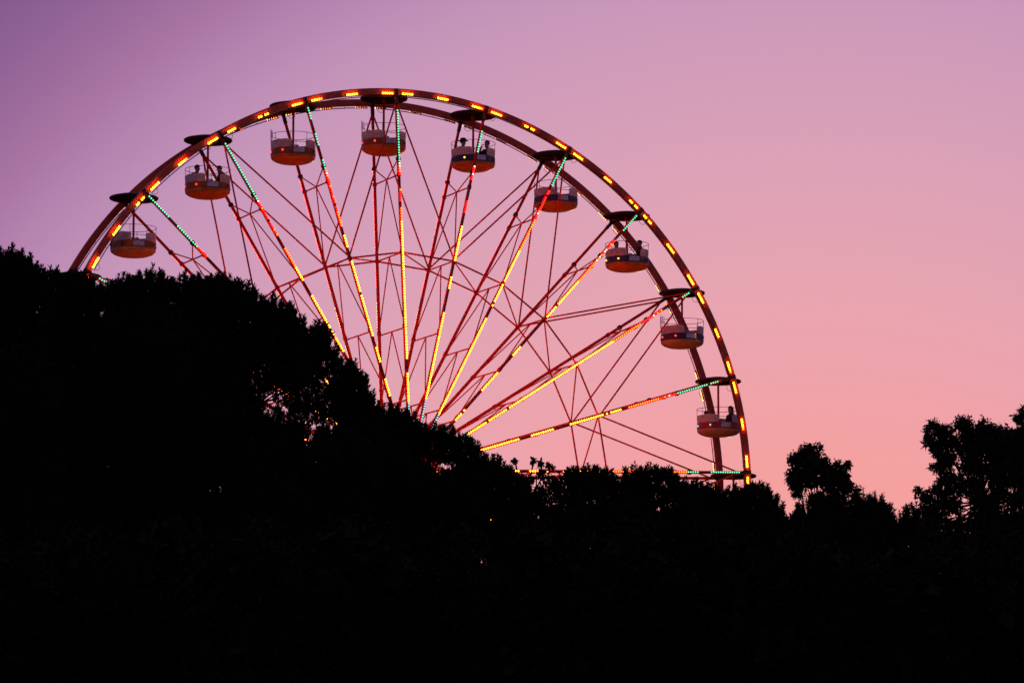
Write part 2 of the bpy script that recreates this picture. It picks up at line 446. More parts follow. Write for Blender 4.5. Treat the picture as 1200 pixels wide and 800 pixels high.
# ---------------------------------------------------------------- gondolas
# local frame: origin on the axle, -y faces the camera side; phi measured from -y towards +x
def arc(f0, f1): return math.radians(f0 - 90), math.radians(f1 - 90)
def ring_prof(r0, r1, z0, z1, b=0.012):
    return [(r0, z0 + b), (r0 + b, z0), (r1 - b, z0), (r1, z0 + b), (r1, z1 - b), (r1 - b, z1), (r0 + b, z1), (r0, z1 - b)]
PIECES = {}
def pieces():
    mb = MB()   # canopy disc
    mb.lathe([(0.0, 0.135), (0.25, 0.12), (0.55, 0.07), (0.755, 0.02), (0.785, 0.0), (0.785, -0.045), (0.75, -0.07), (0.70, -0.055), (0.35, -0.03), (0.0, -0.02)], 56)
    mb.tube([(0.05, -.0, -.10), (0.05, 0, .05)], .06, 10)
    PIECES["canopy"] = mb.mesh("canopy", "canopy")
    mb = MB()   # ribs under the canopy
    for k in range(8):
        a = k * PI / 4 + .2
        mb.tube([(0.09 * math.cos(a), 0.09 * math.sin(a), -0.06), (0.74 * math.cos(a), 0.74 * math.sin(a), -0.065)], 0.012, 5)
    PIECES["canopy_ribs"] = mb.mesh("canopy_ribs", "dark_steel")
    mb = MB()
    mb.tube([(0, 0, -0.02), (0, 0, -1.80)], 0.036, 12)
    mb.tube([(0, 0, -0.06), (0, 0, -0.16)], 0.065, 12)
    PIECES["hanger_post"] = mb.mesh("hanger_post", "red_steel")
    mb = MB()   # hand wheel on the post
    n = 24
    mb.tube([(0.17 * math.cos(2 * PI * i / n), 0.17 * math.sin(2 * PI * i / n), -1.32) for i in range(n + 1)], 0.014, 6, cap=False)
    for k in range(3):
        a = k * 2 * PI / 3; mb.tube([(0.03 * math.cos(a), 0.03 * math.sin(a), -1.33), (0.17 * math.cos(a), 0.17 * math.sin(a), -1.32)], 0.01, 5)
    PIECES["hand_wheel"] = mb.mesh("hand_wheel", "chrome")
    mb = MB()   # underside dish
    PIECES["dish_prof"] = [(0.700, -1.68), (0.728, -1.70), (0.724, -1.75), (0.70, -1.79), (0.62, -1.845), (0.48, -1.895), (0.25, -1.93), (0.0, -1.94)]
    mb = MB(); mb.lathe(ring_prof(0.685, 0.735, -1.70, -1.478), 64, closed=True); PIECES["band"] = mb
    for nm, f0, f1 in (("side_panel", -142, 0), ("side_panel_b", 40, 180)):
        mb = MB()
        a0, a1 = arc(f0, f1); n = 36; vs, fs = [], []
        for i in range(n + 1):
            t = i / n; a = a0 + (a1 - a0) * t
            e = min(t, 1 - t) * n / 2.5
            top = -1.215 - 0.035 * max(0, 1 - e)         # rounded corners
            for r, z in ((0.700, -1.478), (0.725, -1.478), (0.738, top - .012), (0.732, top), (0.706, top), (0.700, top - .012)):
                vs.append((r * math.cos(a), r * math.sin(a), z))
        for i in range(n):
            for q in range(6): fs.append([i * 6 + q, (i + 1) * 6 + q, (i + 1) * 6 + (q + 1) % 6, i * 6 + (q + 1) % 6])
        fs.append(list(range(6))); fs.append([n * 6 + q for q in range(6)][::-1])
        mb.add(vs, fs); PIECES[nm] = mb.mesh("side_panel", "white_shell")
    mb = MB(); mb.lathe(ring_prof(0.738, 0.748, -1.66, -1.50, .003), 10, *arc(6, 34), closed=True); PIECES["door_plate"] = mb.mesh("door_plate", "chrome")
    mb = MB()   # bench inside, along the two panels
    for f0, f1 in ((-138, -4), (44, 176)):
        mb.lathe(ring_prof(0.36, 0.69, -1.66, -1.60, .015), 20, *arc(f0, f1), closed=True)
    PIECES["bench_seat"] = mb.mesh("bench_seat", "bench")
    mb = MB()   # hoop rail and its stanchions
    def hoop(r, z, f0, f1, rad, n=44):
        a0, a1 = arc(f0, f1)
        mb.tube([(r * math.cos(a), r * math.sin(a), z) for a in np.linspace(a0, a1, n)], rad, 5)
    hoop(.735, -0.985, -148, 8, .009); hoop(.735, -0.985, 30, 190, .009); hoop(.735, -0.985, 8, 30, .008, 6); hoop(.735, -0.985, 190, 212, .008, 6)
    hoop(.730, -1.31, 0, 40, .009, 10); hoop(.730, -1.31, 180, 218, .009, 10)
    for f in (-140, -95, -48, -3, 42, 85, 130, 177):
        a = math.radians(f - 90)
        mb.tube([(.722 * math.cos(a), .722 * math.sin(a), -1.25), (.735 * math.cos(a), .735 * math.sin(a), -0.985)], .008, 5)
    PIECES["guard_rail"] = mb.mesh("guard_rail", "rail_steel")
    mb = MB()   # folded gate standing above the rail
    for f, zt in ((-96, -.84), (-84, -.78), (-72, -.86), (-62, -.92)):
        a = math.radians(f - 90); mb.tube([(.73 * math.cos(a), .73 * math.sin(a), -1.24), (.735 * math.cos(a), .735 * math.sin(a), zt)], .009, 5)
    for z in (-.90, -1.05):
        mb.tube([(.735 * math.cos(math.radians(f - 90)), .735 * math.sin(math.radians(f - 90)), z) for f in (-98, -88, -78, -68, -60)], .009, 5)
    PIECES["folded_gate"] = mb.mesh("folded_gate", "rail_steel")
pieces()
BULB_PHI = [-157.5, -112.5, -67.5, -22.5, 22.5, 67.5, 112.5, 157.5]
bulb_cache = {}
def bulb_mesh(m):
    if m not in bulb_cache:
        mb = MB(); mb.tube([(0, 0, 0), (0, -.012, 0)], .040, 10, mi=0); mb.dome((0, -.02, 0), .032, mi=1, n=10)
        bulb_cache[m] = mb.mesh("marker_lamp", ["conduit", m])
    return bulb_cache[m]
band_cache, dish_cache = {}, {}
def gondola(k, label, band, shell, lamp, gate=False, turn=0.0, lit=None):
    a = ang(k)
    c = Vector((R * math.cos(a), 0, HZ + R * math.sin(a)))
    p = Matrix.Rotation(YAW, 3, 'Z') @ Vector((c.x, 0, 0)) + Vector((HUB.x, HUB.y, c.z))
    t = thing("gondola", label, "gondola", p, math.radians(turn), "open round gondolas hanging from the wheel")
    if band not in band_cache: band_cache[band] = PIECES["band"].mesh("band", band)
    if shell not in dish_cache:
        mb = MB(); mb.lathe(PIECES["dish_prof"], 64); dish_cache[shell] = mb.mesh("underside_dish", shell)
    cp = link("canopy", PIECES["canopy"], t); link("rib_frame", PIECES["canopy_ribs"], cp)
    ps = link("hanger_post", PIECES["hanger_post"], t); link("hand_wheel", PIECES["hand_wheel"], ps)
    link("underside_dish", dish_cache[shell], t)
    b = link("band", band_cache[band], t)
    link("door_plate", PIECES["door_plate"], b)
    link("side_panel", PIECES["side_panel"], t); link("side_panel", PIECES["side_panel_b"], t)
    link("bench_seat", PIECES["bench_seat"], t)
    link("guard_rail", PIECES["guard_rail"], t)
    if gate: link("folded_gate", PIECES["folded_gate"], t)
    for f in BULB_PHI:
        if abs(f - 22.5) < 1: continue
        on = lamp if (lit is None or f in lit) else "led_off"
        ar = math.radians(f)
        link("marker_lamp", bulb_mesh(on), t, (0.736 * math.sin(ar), -0.736 * math.cos(ar), -1.585), (0, 0, ar))
    return t, p
NAVY, AMB = "band_navy", "band_amber"
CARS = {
    0: ("dark round gondola canopy at tree level at the end of the horizontal green-lit spoke", NAVY, "orange_lit_shell", "led_off", False),
    1: ("gondola with crimson band and pale blue lamps, carrying a long-haired rider", "band_red", "sand_lit_shell", "lamp_blue", False),
    2: ("empty navy-banded gondola with folded gate rail and dim red lamps", NAVY, "sand_lit_shell", "lamp_red", True),
    3: ("navy-banded gondola with glowing yellow lamps and two bare-headed riders", NAVY, "orange_lit_shell", "lamp_yellow", False),
    4: ("empty navy-banded gondola without a gate, crossed by a spoke turning green to red", NAVY, "orange_lit_shell", "led_off", False),
    5: ("navy-banded gondola with two riders, one wearing a hat", NAVY, "orange_lit_shell", "lamp_yellow", False),
    6: ("empty amber-banded gondola with folded gate hanging at the very top of the wheel", AMB, "orange_lit_shell", "lamp_red", True),
    7: ("empty amber-banded gondola with folded gate, next to the topmost gondola", AMB, "orange_lit_shell", "lamp_red", True),
    8: ("amber-banded gondola with red lamps and two riders sitting in it", AMB, "orange_lit_shell", "lamp_red", False),
    9: ("empty amber-banded gondola with unlit lamps hanging just above the pine crown", AMB, "sand_lit_shell", "led_off", False),
    10: ("dark gondola canopy barely showing over the pine tufts at the rim's lower end", AMB, "orange_lit_shell", "led_off", False),
}
LIT = {5: (-22.5,), 4: (), 2: (-67.5, -22.5), 8: (-67.5, -22.5), 7: (-67.5, -22.5), 6: (-67.5, -22.5), 1: (-67.5, -22.5, 67.5), 3: (-67.5, -22.5)}
car_at = {}
for k, (lab, band, shell, lamp, gate) in CARS.items():
    t, p = gondola(k, lab, band, shell, lamp, gate, turn=random.Random(k).uniform(-3, 3), lit=LIT.get(k))
    car_at[k] = p

# ---------------------------------------------------------------- riders
def person(name_label, loc, rotz, scale, shirt, hair="short", arm=False, hat=False, lean=0.0):
    """seated figure facing +x, origin at the seat under the pelvis"""
    J = {}; E = []
    def j(n, p, r, par=None):
        J[n] = (Vector(p), r)
        if par: E.append((par, n))
    L = lean
    j("pelvis", (0, 0, .10), .135)
    j("belly", (-.02 + L * .2, 0, .24), .145, "pelvis")
    j("chest", (-.01 + L * .6, 0, .42), .155, "belly")
    j("throat", (.005 + L * .9, 0, .54), .066, "chest")
    j("jaw", (.025 + L * 1.1, 0, .625), .074, "throat")
    j("skull", (.015 + L * 1.2, 0, .70), .094, "jaw")
    j("crown", (.005 + L * 1.25, 0, .765), .066, "skull")
    for s, sn in ((1, "l"), (-1, "r")):
        j("shoulder" + sn, (0 + L * .7, s * .185, .46), .078, "chest")
        if arm and s < 0:
            j("elbow" + sn, (.16 + L, s * .24, .36), .043, "shoulder" + sn)
            j("wrist" + sn, (.17 + L, s * .13, .56), .030, "elbow" + sn)
            j("palm" + sn, (.15 + L, s * .10, .62), .032, "wrist" + sn)
        else:
            j("elbow" + sn, (.04 + L * .5, s * .235, .24), .044, "shoulder" + sn)
            j("wrist" + sn, (.25, s * .17, .19), .031, "elbow" + sn)
            j("palm" + sn, (.32, s * .15, .185), .034, "wrist" + sn)
        j("hip" + sn, (.06, s * .095, .09), .095, "pelvis")
        j("knee" + sn, (.40, s * .12, .12), .062, "hip" + sn)
        j("ankle" + sn, (.42, s * .13, -.10), .042, "knee" + sn)
        j("toe" + sn, (.53, s * .14, -.125), .036, "ankle" + sn)
    names = list(J); idx = {n: i for i, n in enumerate(names)}
    me = bpy.data.meshes.new("person")
    me.from_pydata([J[n][0] for n in names], [(idx[a], idx[b]) for a, b in E], [])
    ob = bpy.data.objects.new("tmp", me); COL.objects.link(ob)
    sk = ob.modifiers.new("skin", 'SKIN'); sk.use_smooth_shade = True
    for n in names:
        v = me.skin_vertices[0].data[idx[n]]; r = J[n][1]
        v.radius = (r, r); v.use_root = (n == "pelvis")
    sb = ob.modifiers.new("sub", 'SUBSURF'); sb.levels = sb.render_levels = 2
    dg = bpy.context.evaluated_depsgraph_get(); dg.update()
    ev = ob.evaluated_get(dg); m2 = bpy.data.meshes.new_from_object(ev)
    bpy.data.objects.remove(ob)
    mb = MB()
    for v in m2.vertices: mb.v.append(tuple(v.co))
    hz = .555
    pr, pl = J["palmr"][0], J["palml"][0]
    for f in m2.polygons:
        c = f.center
        mi = 1
        if c.z > hz or (c - pr).length < .07 or (c - pl).length < .07: mi = 0
        elif c.x > .16 and c.z < .16 or c.z < .12: mi = 2
        mb.f.append(list(f.vertices)); mb.m.append(mi)
    # fingers, thumb, nose, ears
    for s, sn in ((1, "l"), (-1, "r")):
        p = J["palm" + sn][0]; d = (p - J["wrist" + sn][0]).normalized()
        up = Vector((0, 0, 1)); sidev = d.cross(up).normalized() if abs(d.z) < .9 else Vector((0, 1, 0)); nrm = sidev.cross(d)
        for q in range(4):
            b0 = p + d * .025 + sidev * (q - 1.5) * .017
            ln = (.055, .068, .072, .060)[q]
            mb.tube([b0, b0 + d * ln * .55 - nrm * .006, b0 + d * ln * .9 - nrm * .024], [.0088, .008, .0065], 6)
        tb = p - sidev * .028 * s
        mb.tube([tb, tb - sidev * .02 * s + d * .03, tb - sidev * .018 * s + d * .055], [.010, .009, .007], 6)
    hc = J["skull"][0]
    mb.tube([hc + Vector((.082, 0, -.01)), hc + Vector((.103, 0, -.032)), hc + Vector((.085, 0, -.045))], [.008, .014, .010], 6)
    for s in (-1, 1):
        mb.tube([hc + Vector((-.01, s * .082, -.03)), hc + Vector((-.018, s * .098, .0))], [.014, .018], 6)
    dz = loc.z
    o = mb.build("person", ["skin", shirt, "trousers"])
    o.location = loc; o.rotation_euler = (0, 0, rotz); o.scale = (scale,) * 3
    o["label"] = name_label; o["category"] = "person"; o["group"] = "riders in the gondolas"
    # hair: a cap over the skull, longer at the back when long
    hb = MB(); n, mrow = 20, 8; vs, fs = [], []
    for i in range(mrow + 1):
        th = PI * 0.62 * i / mrow
        for q in range(n):
            ph = 2 * PI * q / n
            back = max(0, -math.cos(ph))
            rr = .098 + .006 * math.sin(7 * ph + 3 * th)
            x, y, z = rr * 1.06 * math.sin(th) * math.cos(ph), rr * .95 * math.sin(th) * math.sin(ph), rr * 1.05 * math.cos(th)
            if z < .03 and math.cos(ph) > .1: z = .03 + .1 * (z - .03); x *= .93
            if i >= mrow - 2 and hair == "long":
                z -= (.07 if i == mrow - 1 else .19 if i == mrow else 0.02) * back; x -= .02 * back
            vs.append(hc + Vector((x - .008, y, z + .018)))
    for i in range(mrow):
        for q in range(n): fs.append([i * n + q, (i + 1) * n + q, (i + 1) * n + (q + 1) % n, i * n + (q + 1) % n])
    hb.add(vs, fs); hb.build("hair", "hair_dark", o)
    if hat:
        h = MB()
        prof = [(0.185, .055), (.19, .062), (.115, .075), (.108, .14), (.085, .165), (0.0, .17)]
        h.lathe(prof, 28); h.v = [tuple(Vector(v) + hc + Vector((-.005, 0, 0))) for v in h.v]
        h.build("hat", "shirt_dark", o)
    return o
SEAT = -1.60
def ride(k, dx, dy, face, label, **kw):
    p = car_at[k]
    s = kw.pop("scale", .95); dz = kw.pop("dz", 0)
    person(label, Vector((p.x + dx, p.y + dy, p.z + SEAT + dz)), face, s, kw.pop("shirt", "shirt_dark"), **kw)
ride(8, -.42, .22, -.35, "rider with short dark hair leaning on the side panel of the amber-banded gondola", shirt="shirt_maroon", lean=.05, dz=.04)
ride(8, .44, -.05, PI + .3, "rider slumped low by the door gap of the amber-banded gondola", lean=.05, scale=.90)
ride(5, -.38, .22, -.2, "rider in a brimmed hat in the navy-banded gondola", hat=True, lean=.03, scale=.92, dz=.05)
ride(5, .47, -.02, PI + .7, "rider with a hand raised to the face in the navy-banded gondola", arm=True, scale=.97, dz=-.08)
ride(3, -.36, .20, -.9, "rider in dark clothes behind the white panel of the yellow-lamped gondola", scale=.92)
ride(3, .44, -.02, PI + .3, "rider seated at the door gap of the yellow-lamped gondola", shirt="shirt_maroon", scale=.92)
ride(1, .42, -.04, PI + .5, "long-haired rider in dark clothes in the crimson-banded gondola", hair="long", scale=.97, dz=-.06)
ride(1, -.42, .10, -.1, "child whose head barely tops the panel of the crimson-banded gondola", scale=.72)

# ---------------------------------------------------------------- trees
def soup(name, verts, faces, m, parent, tris=True):
    """foliage: verts (n,3) and equal-sized faces"""
    me = bpy.data.meshes.new(name)
    k = faces.shape[1]
    me.vertices.add(len(verts)); me.vertices.foreach_set("co", verts.astype(np.float32).ravel())
    me.loops.add(faces.size); me.loops.foreach_set("vertex_index", faces.astype(np.int32).ravel())
    me.polygons.add(len(faces)); me.polygons.foreach_set("loop_start", np.arange(0, faces.size, k, dtype=np.int32))
    me.update(calc_edges=True)
    me.materials.append(MATS[m])
    return link(name, me, parent)
def unit(a): return a / np.maximum(np.linalg.norm(a, axis=1, keepdims=True), 1e-9)
def perp(a, g):
    r = g.normal(size=a.shape); return unit(r - a * (r * a).sum(1, keepdims=True))
def shell_points(g, lobe, n, lo=0.72):
    c, r = np.array(lobe[:3]), np.array(lobe[3:6])
    d = unit(g.normal(size=(n, 3)))
    rad = lo + (1 - lo) * g.random((n, 1)) ** 0.6
    wob = 1 + 0.10 * np.sin(5 * d[:, :1] * 2 + lobe[0] * 9) * np.sin(4 * d[:, 2:3] * 2 + lobe[2] * 7)
    return c + d * r * rad * wob, d
def needles(g, P, A, size, M=16, open_=.70):
    """blunt bottle-brush shoots: M short needles each round an axis A at P"""
    n = len(P)
    L = size[:, None]
    s = g.random((n, M)) ** 0.85
    base = P[:, None] + A[:, None] * (s * L)[..., None]
    Ar = np.repeat(A, M, 0); rad = perp(Ar, g)
    ca = np.where(s.reshape(-1) > .8, .86, open_)[:, None] + .06 * g.normal(size=(n * M, 1))
    ca = np.clip(ca, .3, .98)
    nd = Ar * ca + rad * np.sqrt(1 - ca ** 2)
    ln = 0.050 + 0.030 * g.random((n * M, 1))
    wd = perp(nd, g) * (0.0075 + 0.004 * g.random((n * M, 1)))
    b = base.reshape(-1, 3)
    V = np.stack([b - wd * .8, b + wd * .8, b + nd * ln + wd * .55, b + nd * ln - wd * .55], 1).reshape(-1, 3)
    return V
def leaves(g, P, D, L, Wd):
    s = perp(D, g) * Wd[:, None] * .5
    V = np.stack([P, P + D * (L * .45)[:, None] + s, P + D * L[:, None], P + D * (L * .45)[:, None] - s], 1)
    return V.reshape(-1, 3)
def tree_root(name, label, cat, base, group=None):
    return thing(name, label, cat, base, 0, group)
def limbs(root, base, lobes, r0, g, crooked=.25):
    base = Vector(base)
    zs = [l[2] for l in lobes]; zt = max(zs)
    cx = float(np.mean([l[0] for l in lobes])); cy = float(np.mean([l[1] for l in lobes]))
    pts = []; steps = 9
    for i in range(steps):
        t = i / (steps - 1)
        pts.append(Vector((base.x + (cx - base.x) * t ** 1.5 + g.normal() * crooked * .25 * (0 < i), base.y + (cy - base.y) * t ** 1.5 + g.normal() * crooked * .25 * (0 < i), base.z - .35 + (zt - base.z + .2) * t)))
    rad = [r0 * (1.25 if i == 0 else 1) * (1 - .86 * i / (steps - 1)) for i in range(steps)]
    mb = MB(); mb.tube([p - base for p in pts], rad, 10); tr = mb.build("trunk", "bark", root)
    for l in lobes:
        q = Vector(l[:3]); h = q.z - l[5] * 1.2 - .6
        i = int(np.argmin([abs(p.z - h) for p in pts])); i = min(max(i + int(g.integers(-1, 2)), 2), steps - 2)
        p = pts[i]; mid = (p + q) / 2 + Vector((g.normal() * .1, g.normal() * .1, -.18 * (q - p).length))
        mb = MB(); rr = max(.022, rad[i] * .32)
        mb.tube([v - base for v in (p, mid, (mid + q) / 2 + Vector((0, 0, .05)), q)], [rr, rr * .7, rr * .45, .018], 7)
        mb.build("branch", "bark", root)
def pine(label, base, lobes, seed, r0=.22, dens=330, core=1.0, size=.17, name="stone_pine"):
    """lobes: x y z rx ry rz fill  (world metres)"""
    g = np.random.default_rng(seed)
    root = tree_root(name, label, "tree", base, "dark trees in front of the wheel")
    limbs(root, base, lobes, r0, g)
    off = np.array(base)
    Vn, Vc = [], []
    for lb in lobes:
        fill = lb[6] if len(lb) > 6 else 1.0
        area = PI * (lb[3] * lb[5] + lb[3] * lb[4] + lb[4] * lb[5]) / 3
        n = int(dens * area * 2.1 * fill) + 12
        P, d = shell_points(g, lb, n, .70 if fill > .6 else .35)
        A = unit(d * np.array([.75, .75, .35]) + np.array([0, 0, .95]) + g.normal(size=P.shape) * .28)
        sz = size * (.55 + .55 * g.random(n)); Vn.append(needles(g, P - A * (sz[:, None] * 1.0 + .03), A, sz, 14))
        # long leading shoots on the top side
        m = int(n * .17); up = d[:, 2] > -.1; idx = np.flatnonzero(up)[:m]
        Q = P[idx]; A2 = unit(A[idx] * .45 + np.array([0, 0, 1.1]))
        sz = size * (.65 + .65 * g.random(len(idx)) ** 1.5); Vn.append(needles(g, Q - A2 * sz[:, None] * .30, A2, sz, 52, .58))
        if fill > .6 and core:
            nc = int(150 * area * core); c = np.array(lb[:3]); r = np.array(lb[3:6])
            dd = unit(g.normal(size=(nc, 3))); Pc = c + dd * r * (.74 * g.random((nc, 1)) ** .5)
            D = unit(g.normal(size=(nc, 3))); Ls = np.minimum(.30, .38 * r.min()) * (.6 + .6 * g.random(nc))
            Vc.append(leaves(g, Pc - D * Ls[:, None] * .5, D, Ls, Ls * .75))
    V = np.concatenate(Vn) - off
    soup("crown", V, np.arange(len(V)).reshape(-1, 4), "pine_needles", root)
    if Vc:
        V = np.concatenate(Vc) - off
        soup("inner_foliage", V, np.arange(len(V)).reshape(-1, 4), "pine_needles", root)
    return root
def broadleaf(label, base, lobes, seed, name, cat, m, r0=.2, dens=520, L=.13, Wd=.034, droop=.7, sub=10, spread=.30, core=0.0, group="dark trees in front of the wheel"):
    g = np.random.default_rng(seed)
    root = tree_root(name, label, cat, base, group)
    limbs(root, base, lobes, r0, g, .35)
    off = np.array(base); out, cor, tw = [], [], MB()
    for lb in lobes:
        fill = lb[6] if len(lb) > 6 else 1.0
        c, r = np.array(lb[:3]), np.array(lb[3:6])
        area = PI * lb[3] * lb[5]
        ns = max(3, int(sub * fill)); dd = unit(g.normal(size=(ns, 3))); sc = c + dd * r * (.35 + .55 * g.random((ns, 1)))
        n = int(dens * area * 1.6 * fill) + 20
        w = g.integers(0, ns, n)
        P = sc[w] + g.normal(size=(n, 3)) * r * spread * .75
        # keep the clump's own outline
        q = (P - c) / r; ql = np.linalg.norm(q, axis=1, keepdims=True)
        P = c + q / np.maximum(ql / 1.08, 1) * r
        D = unit(np.array([0, 0, -droop]) + g.normal(size=(n, 3)) * .62 + q * .25)
        out.append(leaves(g, P, D, L * (.6 + .8 * g.random(n)), Wd * (.7 + .6 * g.random(n))))
        for s_ in sc[:6]:
            a, b = Vector(c - off), Vector(s_ - off)
            tw.tube([a, (a + b) / 2 + Vector((0, 0, .06)), b], [.014, .010, .005], 5)
        if core:
            nc = int(150 * area * core * fill); dd = unit(g.normal(size=(nc, 3))); Pc = c + dd * r * (.78 * g.random((nc, 1)) ** .5)
            D = unit(g.normal(size=(nc, 3))); Ls = np.minimum(.34, .45 * r.min()) * (.6 + .6 * g.random(nc))
            cor.append(leaves(g, Pc - D * Ls[:, None] * .5, D, Ls, Ls * .75))
    tw.build("twigs", "bark", root)["kind"] = "stuff"
    V = np.concatenate(out) - off
    soup("crown", V, np.arange(len(V)).reshape(-1, 4), m, root)
    if cor:
        V = np.concatenate(cor) - off
        soup("inner_foliage", V, np.arange(len(V)).reshape(-1, 4), m, root)
    return root

# every crown is a list of foliage clumps: x y z, radii, (fill)
pine("broad stone pine whose tufted crown rises beside the wheel's far-down empty gondola", (-7.93, 59.39, 0), [(-8.6, 59.3, 10.66, 0.59, 0.59, 0.59), (-8.07, 59.26, 10.95, 0.48, 0.48, 0.48), (-7.67, 59.26, 10.91, 0.4, 0.4, 0.4), (-7.44, 59.29, 10.71, 0.33, 0.33, 0.33),
     (-8.08, 59.97, 10.24, 0.81, 0.81, 0.81), (-8.81, 60.44, 9.76, 1.08, 1.08, 1.08), (-7.96, 59.25, 8.93, 0.93, 0.93, 0.93), (-8.67, 59.69, 7.91, 1.2, 1.2, 1.2),
     (-7.87, 59.71, 7.78, 0.93, 0.93, 0.93)], 11, r0=0.2)
pine("huge dark stone pine hiding the wheel's lower half, tufts along its sloping crown", (-5.74, 62.36, 0), [(-7.5, 62.26, 11.17, 0.36, 0.36, 0.36), (-7.07, 62.27, 11.12, 0.38, 0.38, 0.38), (-6.61, 62.29, 10.98, 0.39, 0.39, 0.39), (-6.3, 62.27, 11.12, 0.34, 0.34, 0.34),
     (-5.94, 62.26, 11.19, 0.35, 0.35, 0.35), (-5.5, 62.26, 11.14, 0.35, 0.35, 0.35), (-5.1, 62.27, 11.09, 0.35, 0.35, 0.35), (-4.79, 62.27, 11.12, 0.34, 0.34, 0.34),
     (-4.48, 62.27, 11.06, 0.31, 0.31, 0.31), (-4.2, 62.31, 10.81, 0.34, 0.34, 0.34), (-3.89, 62.32, 10.73, 0.35, 0.35, 0.35), (-3.7, 62.34, 10.56, 0.31, 0.31, 0.31),
     (-3.28, 62.37, 10.41, 0.34, 0.34, 0.34), (-3.08, 62.4, 10.17, 0.25, 0.25, 0.25), (-3.57, 62.41, 10.11, 0.42, 0.42, 0.42), (-4.06, 62.4, 10.17, 0.5, 0.5, 0.5),
     (-7.2, 62.9, 10.24, 0.82, 0.82, 0.82), (-5.97, 61.91, 10.11, 0.86, 0.86, 0.86), (-5.0, 62.8, 10.23, 0.82, 0.82, 0.82), (-7.56, 62.56, 9.07, 1.05, 1.05, 1.05),
     (-6.33, 62.88, 8.96, 1.2, 1.2, 1.2), (-4.97, 62.56, 9.07, 0.87, 0.87, 0.87), (-4.65, 63.31, 9.5, 0.48, 0.48, 0.48), (-3.44, 61.87, 9.65, 0.36, 0.36, 0.36, 0.45),
     (-3.92, 62.89, 9.56, 0.48, 0.48, 0.48, 0.24), (-3.79, 62.79, 8.88, 0.42, 0.42, 0.42, 0.7), (-3.28, 62.54, 9.18, 0.45, 0.45, 0.45, 0.42), (-4.2, 62.64, 8.51, 0.7, 0.7, 0.7),
     (-2.87, 62.68, 8.23, 0.77, 0.77, 0.77), (-5.64, 63.16, 7.72, 1.2, 1.2, 1.2), (-7.56, 62.76, 7.68, 1.26, 1.26, 1.26), (-8.3, 63.14, 7.15, 0.98, 0.98, 0.98),
     (-6.72, 62.86, 6.99, 1.05, 1.05, 1.05), (-5.18, 62.88, 6.85, 0.98, 0.98, 0.98), (-6.1, 63.31, 9.44, 0.85, 0.85, 0.85), (-3.78, 62.78, 7.54, 0.98, 0.98, 0.98)], 12, r0=0.34)
pine('smaller stone pine with lights glinting through its thin lower branches, against the great pine', (-2.86, 65.33, 0), [(-2.9, 65.41, 10.3, 0.25, 0.25, 0.25), (-2.73, 65.45, 10.06, 0.28, 0.28, 0.28), (-2.54, 65.48, 9.8, 0.18, 0.25, 0.18), (-2.96, 65.48, 9.86, 0.23, 0.25, 0.23),
     (-3.23, 65.46, 9.98, 0.26, 0.26, 0.26, 0.5), (-2.79, 65.52, 9.54, 0.29, 0.29, 0.29, 0.8), (-2.64, 65.57, 9.21, 0.44, 0.44, 0.44), (-2.35, 65.66, 8.55, 0.66, 0.66, 0.66)], 13, r0=0.14)
pine("middle stone pine covering the wheel's hub, red lamp glowing through it", (-1.69, 68.3, 0), [(-2.79, 68.5, 9.88, 0.28, 0.28, 0.28), (-2.45, 68.5, 9.88, 0.29, 0.29, 0.29), (-2.18, 68.51, 9.82, 0.28, 0.28, 0.28), (-1.9, 68.53, 9.7, 0.28, 0.28, 0.28),
     (-1.69, 68.55, 9.54, 0.25, 0.25, 0.25), (-1.41, 68.56, 9.47, 0.26, 0.26, 0.26), (-1.13, 68.57, 9.44, 0.26, 0.26, 0.26), (-0.84, 68.59, 9.3, 0.25, 0.25, 0.25),
     (-0.67, 68.61, 9.12, 0.21, 0.25, 0.21), (-0.38, 68.63, 9.01, 0.21, 0.25, 0.21), (-0.18, 68.65, 8.88, 0.2, 0.25, 0.2), (-2.12, 68.58, 9.33, 0.49, 0.49, 0.49),
     (-1.66, 68.65, 8.85, 0.23, 0.25, 0.23), (-1.17, 68.66, 8.78, 0.18, 0.25, 0.18, 0.5), (-1.0, 68.64, 8.94, 0.25, 0.25, 0.25, 0.35), (-0.67, 68.67, 8.69, 0.43, 0.43, 0.43),
     (-1.84, 68.71, 8.42, 0.69, 0.69, 0.69), (-0.92, 68.76, 8.12, 0.77, 0.77, 0.77), (-2.61, 68.93, 6.9, 0.77, 0.77, 0.77), (-1.38, 68.95, 6.75, 0.74, 0.74, 0.74),
     (0.03, 68.71, 8.45, 0.34, 0.34, 0.34), (0.0, 68.82, 7.66, 0.61, 0.61, 0.61), (-2.45, 68.71, 8.42, 0.61, 0.61, 0.61), (-3.07, 68.78, 7.96, 0.77, 0.77, 0.77),
     (-2.15, 68.82, 7.66, 0.84, 0.84, 0.84), (-1.23, 68.84, 7.51, 0.77, 0.77, 0.77)], 14, r0=0.24)
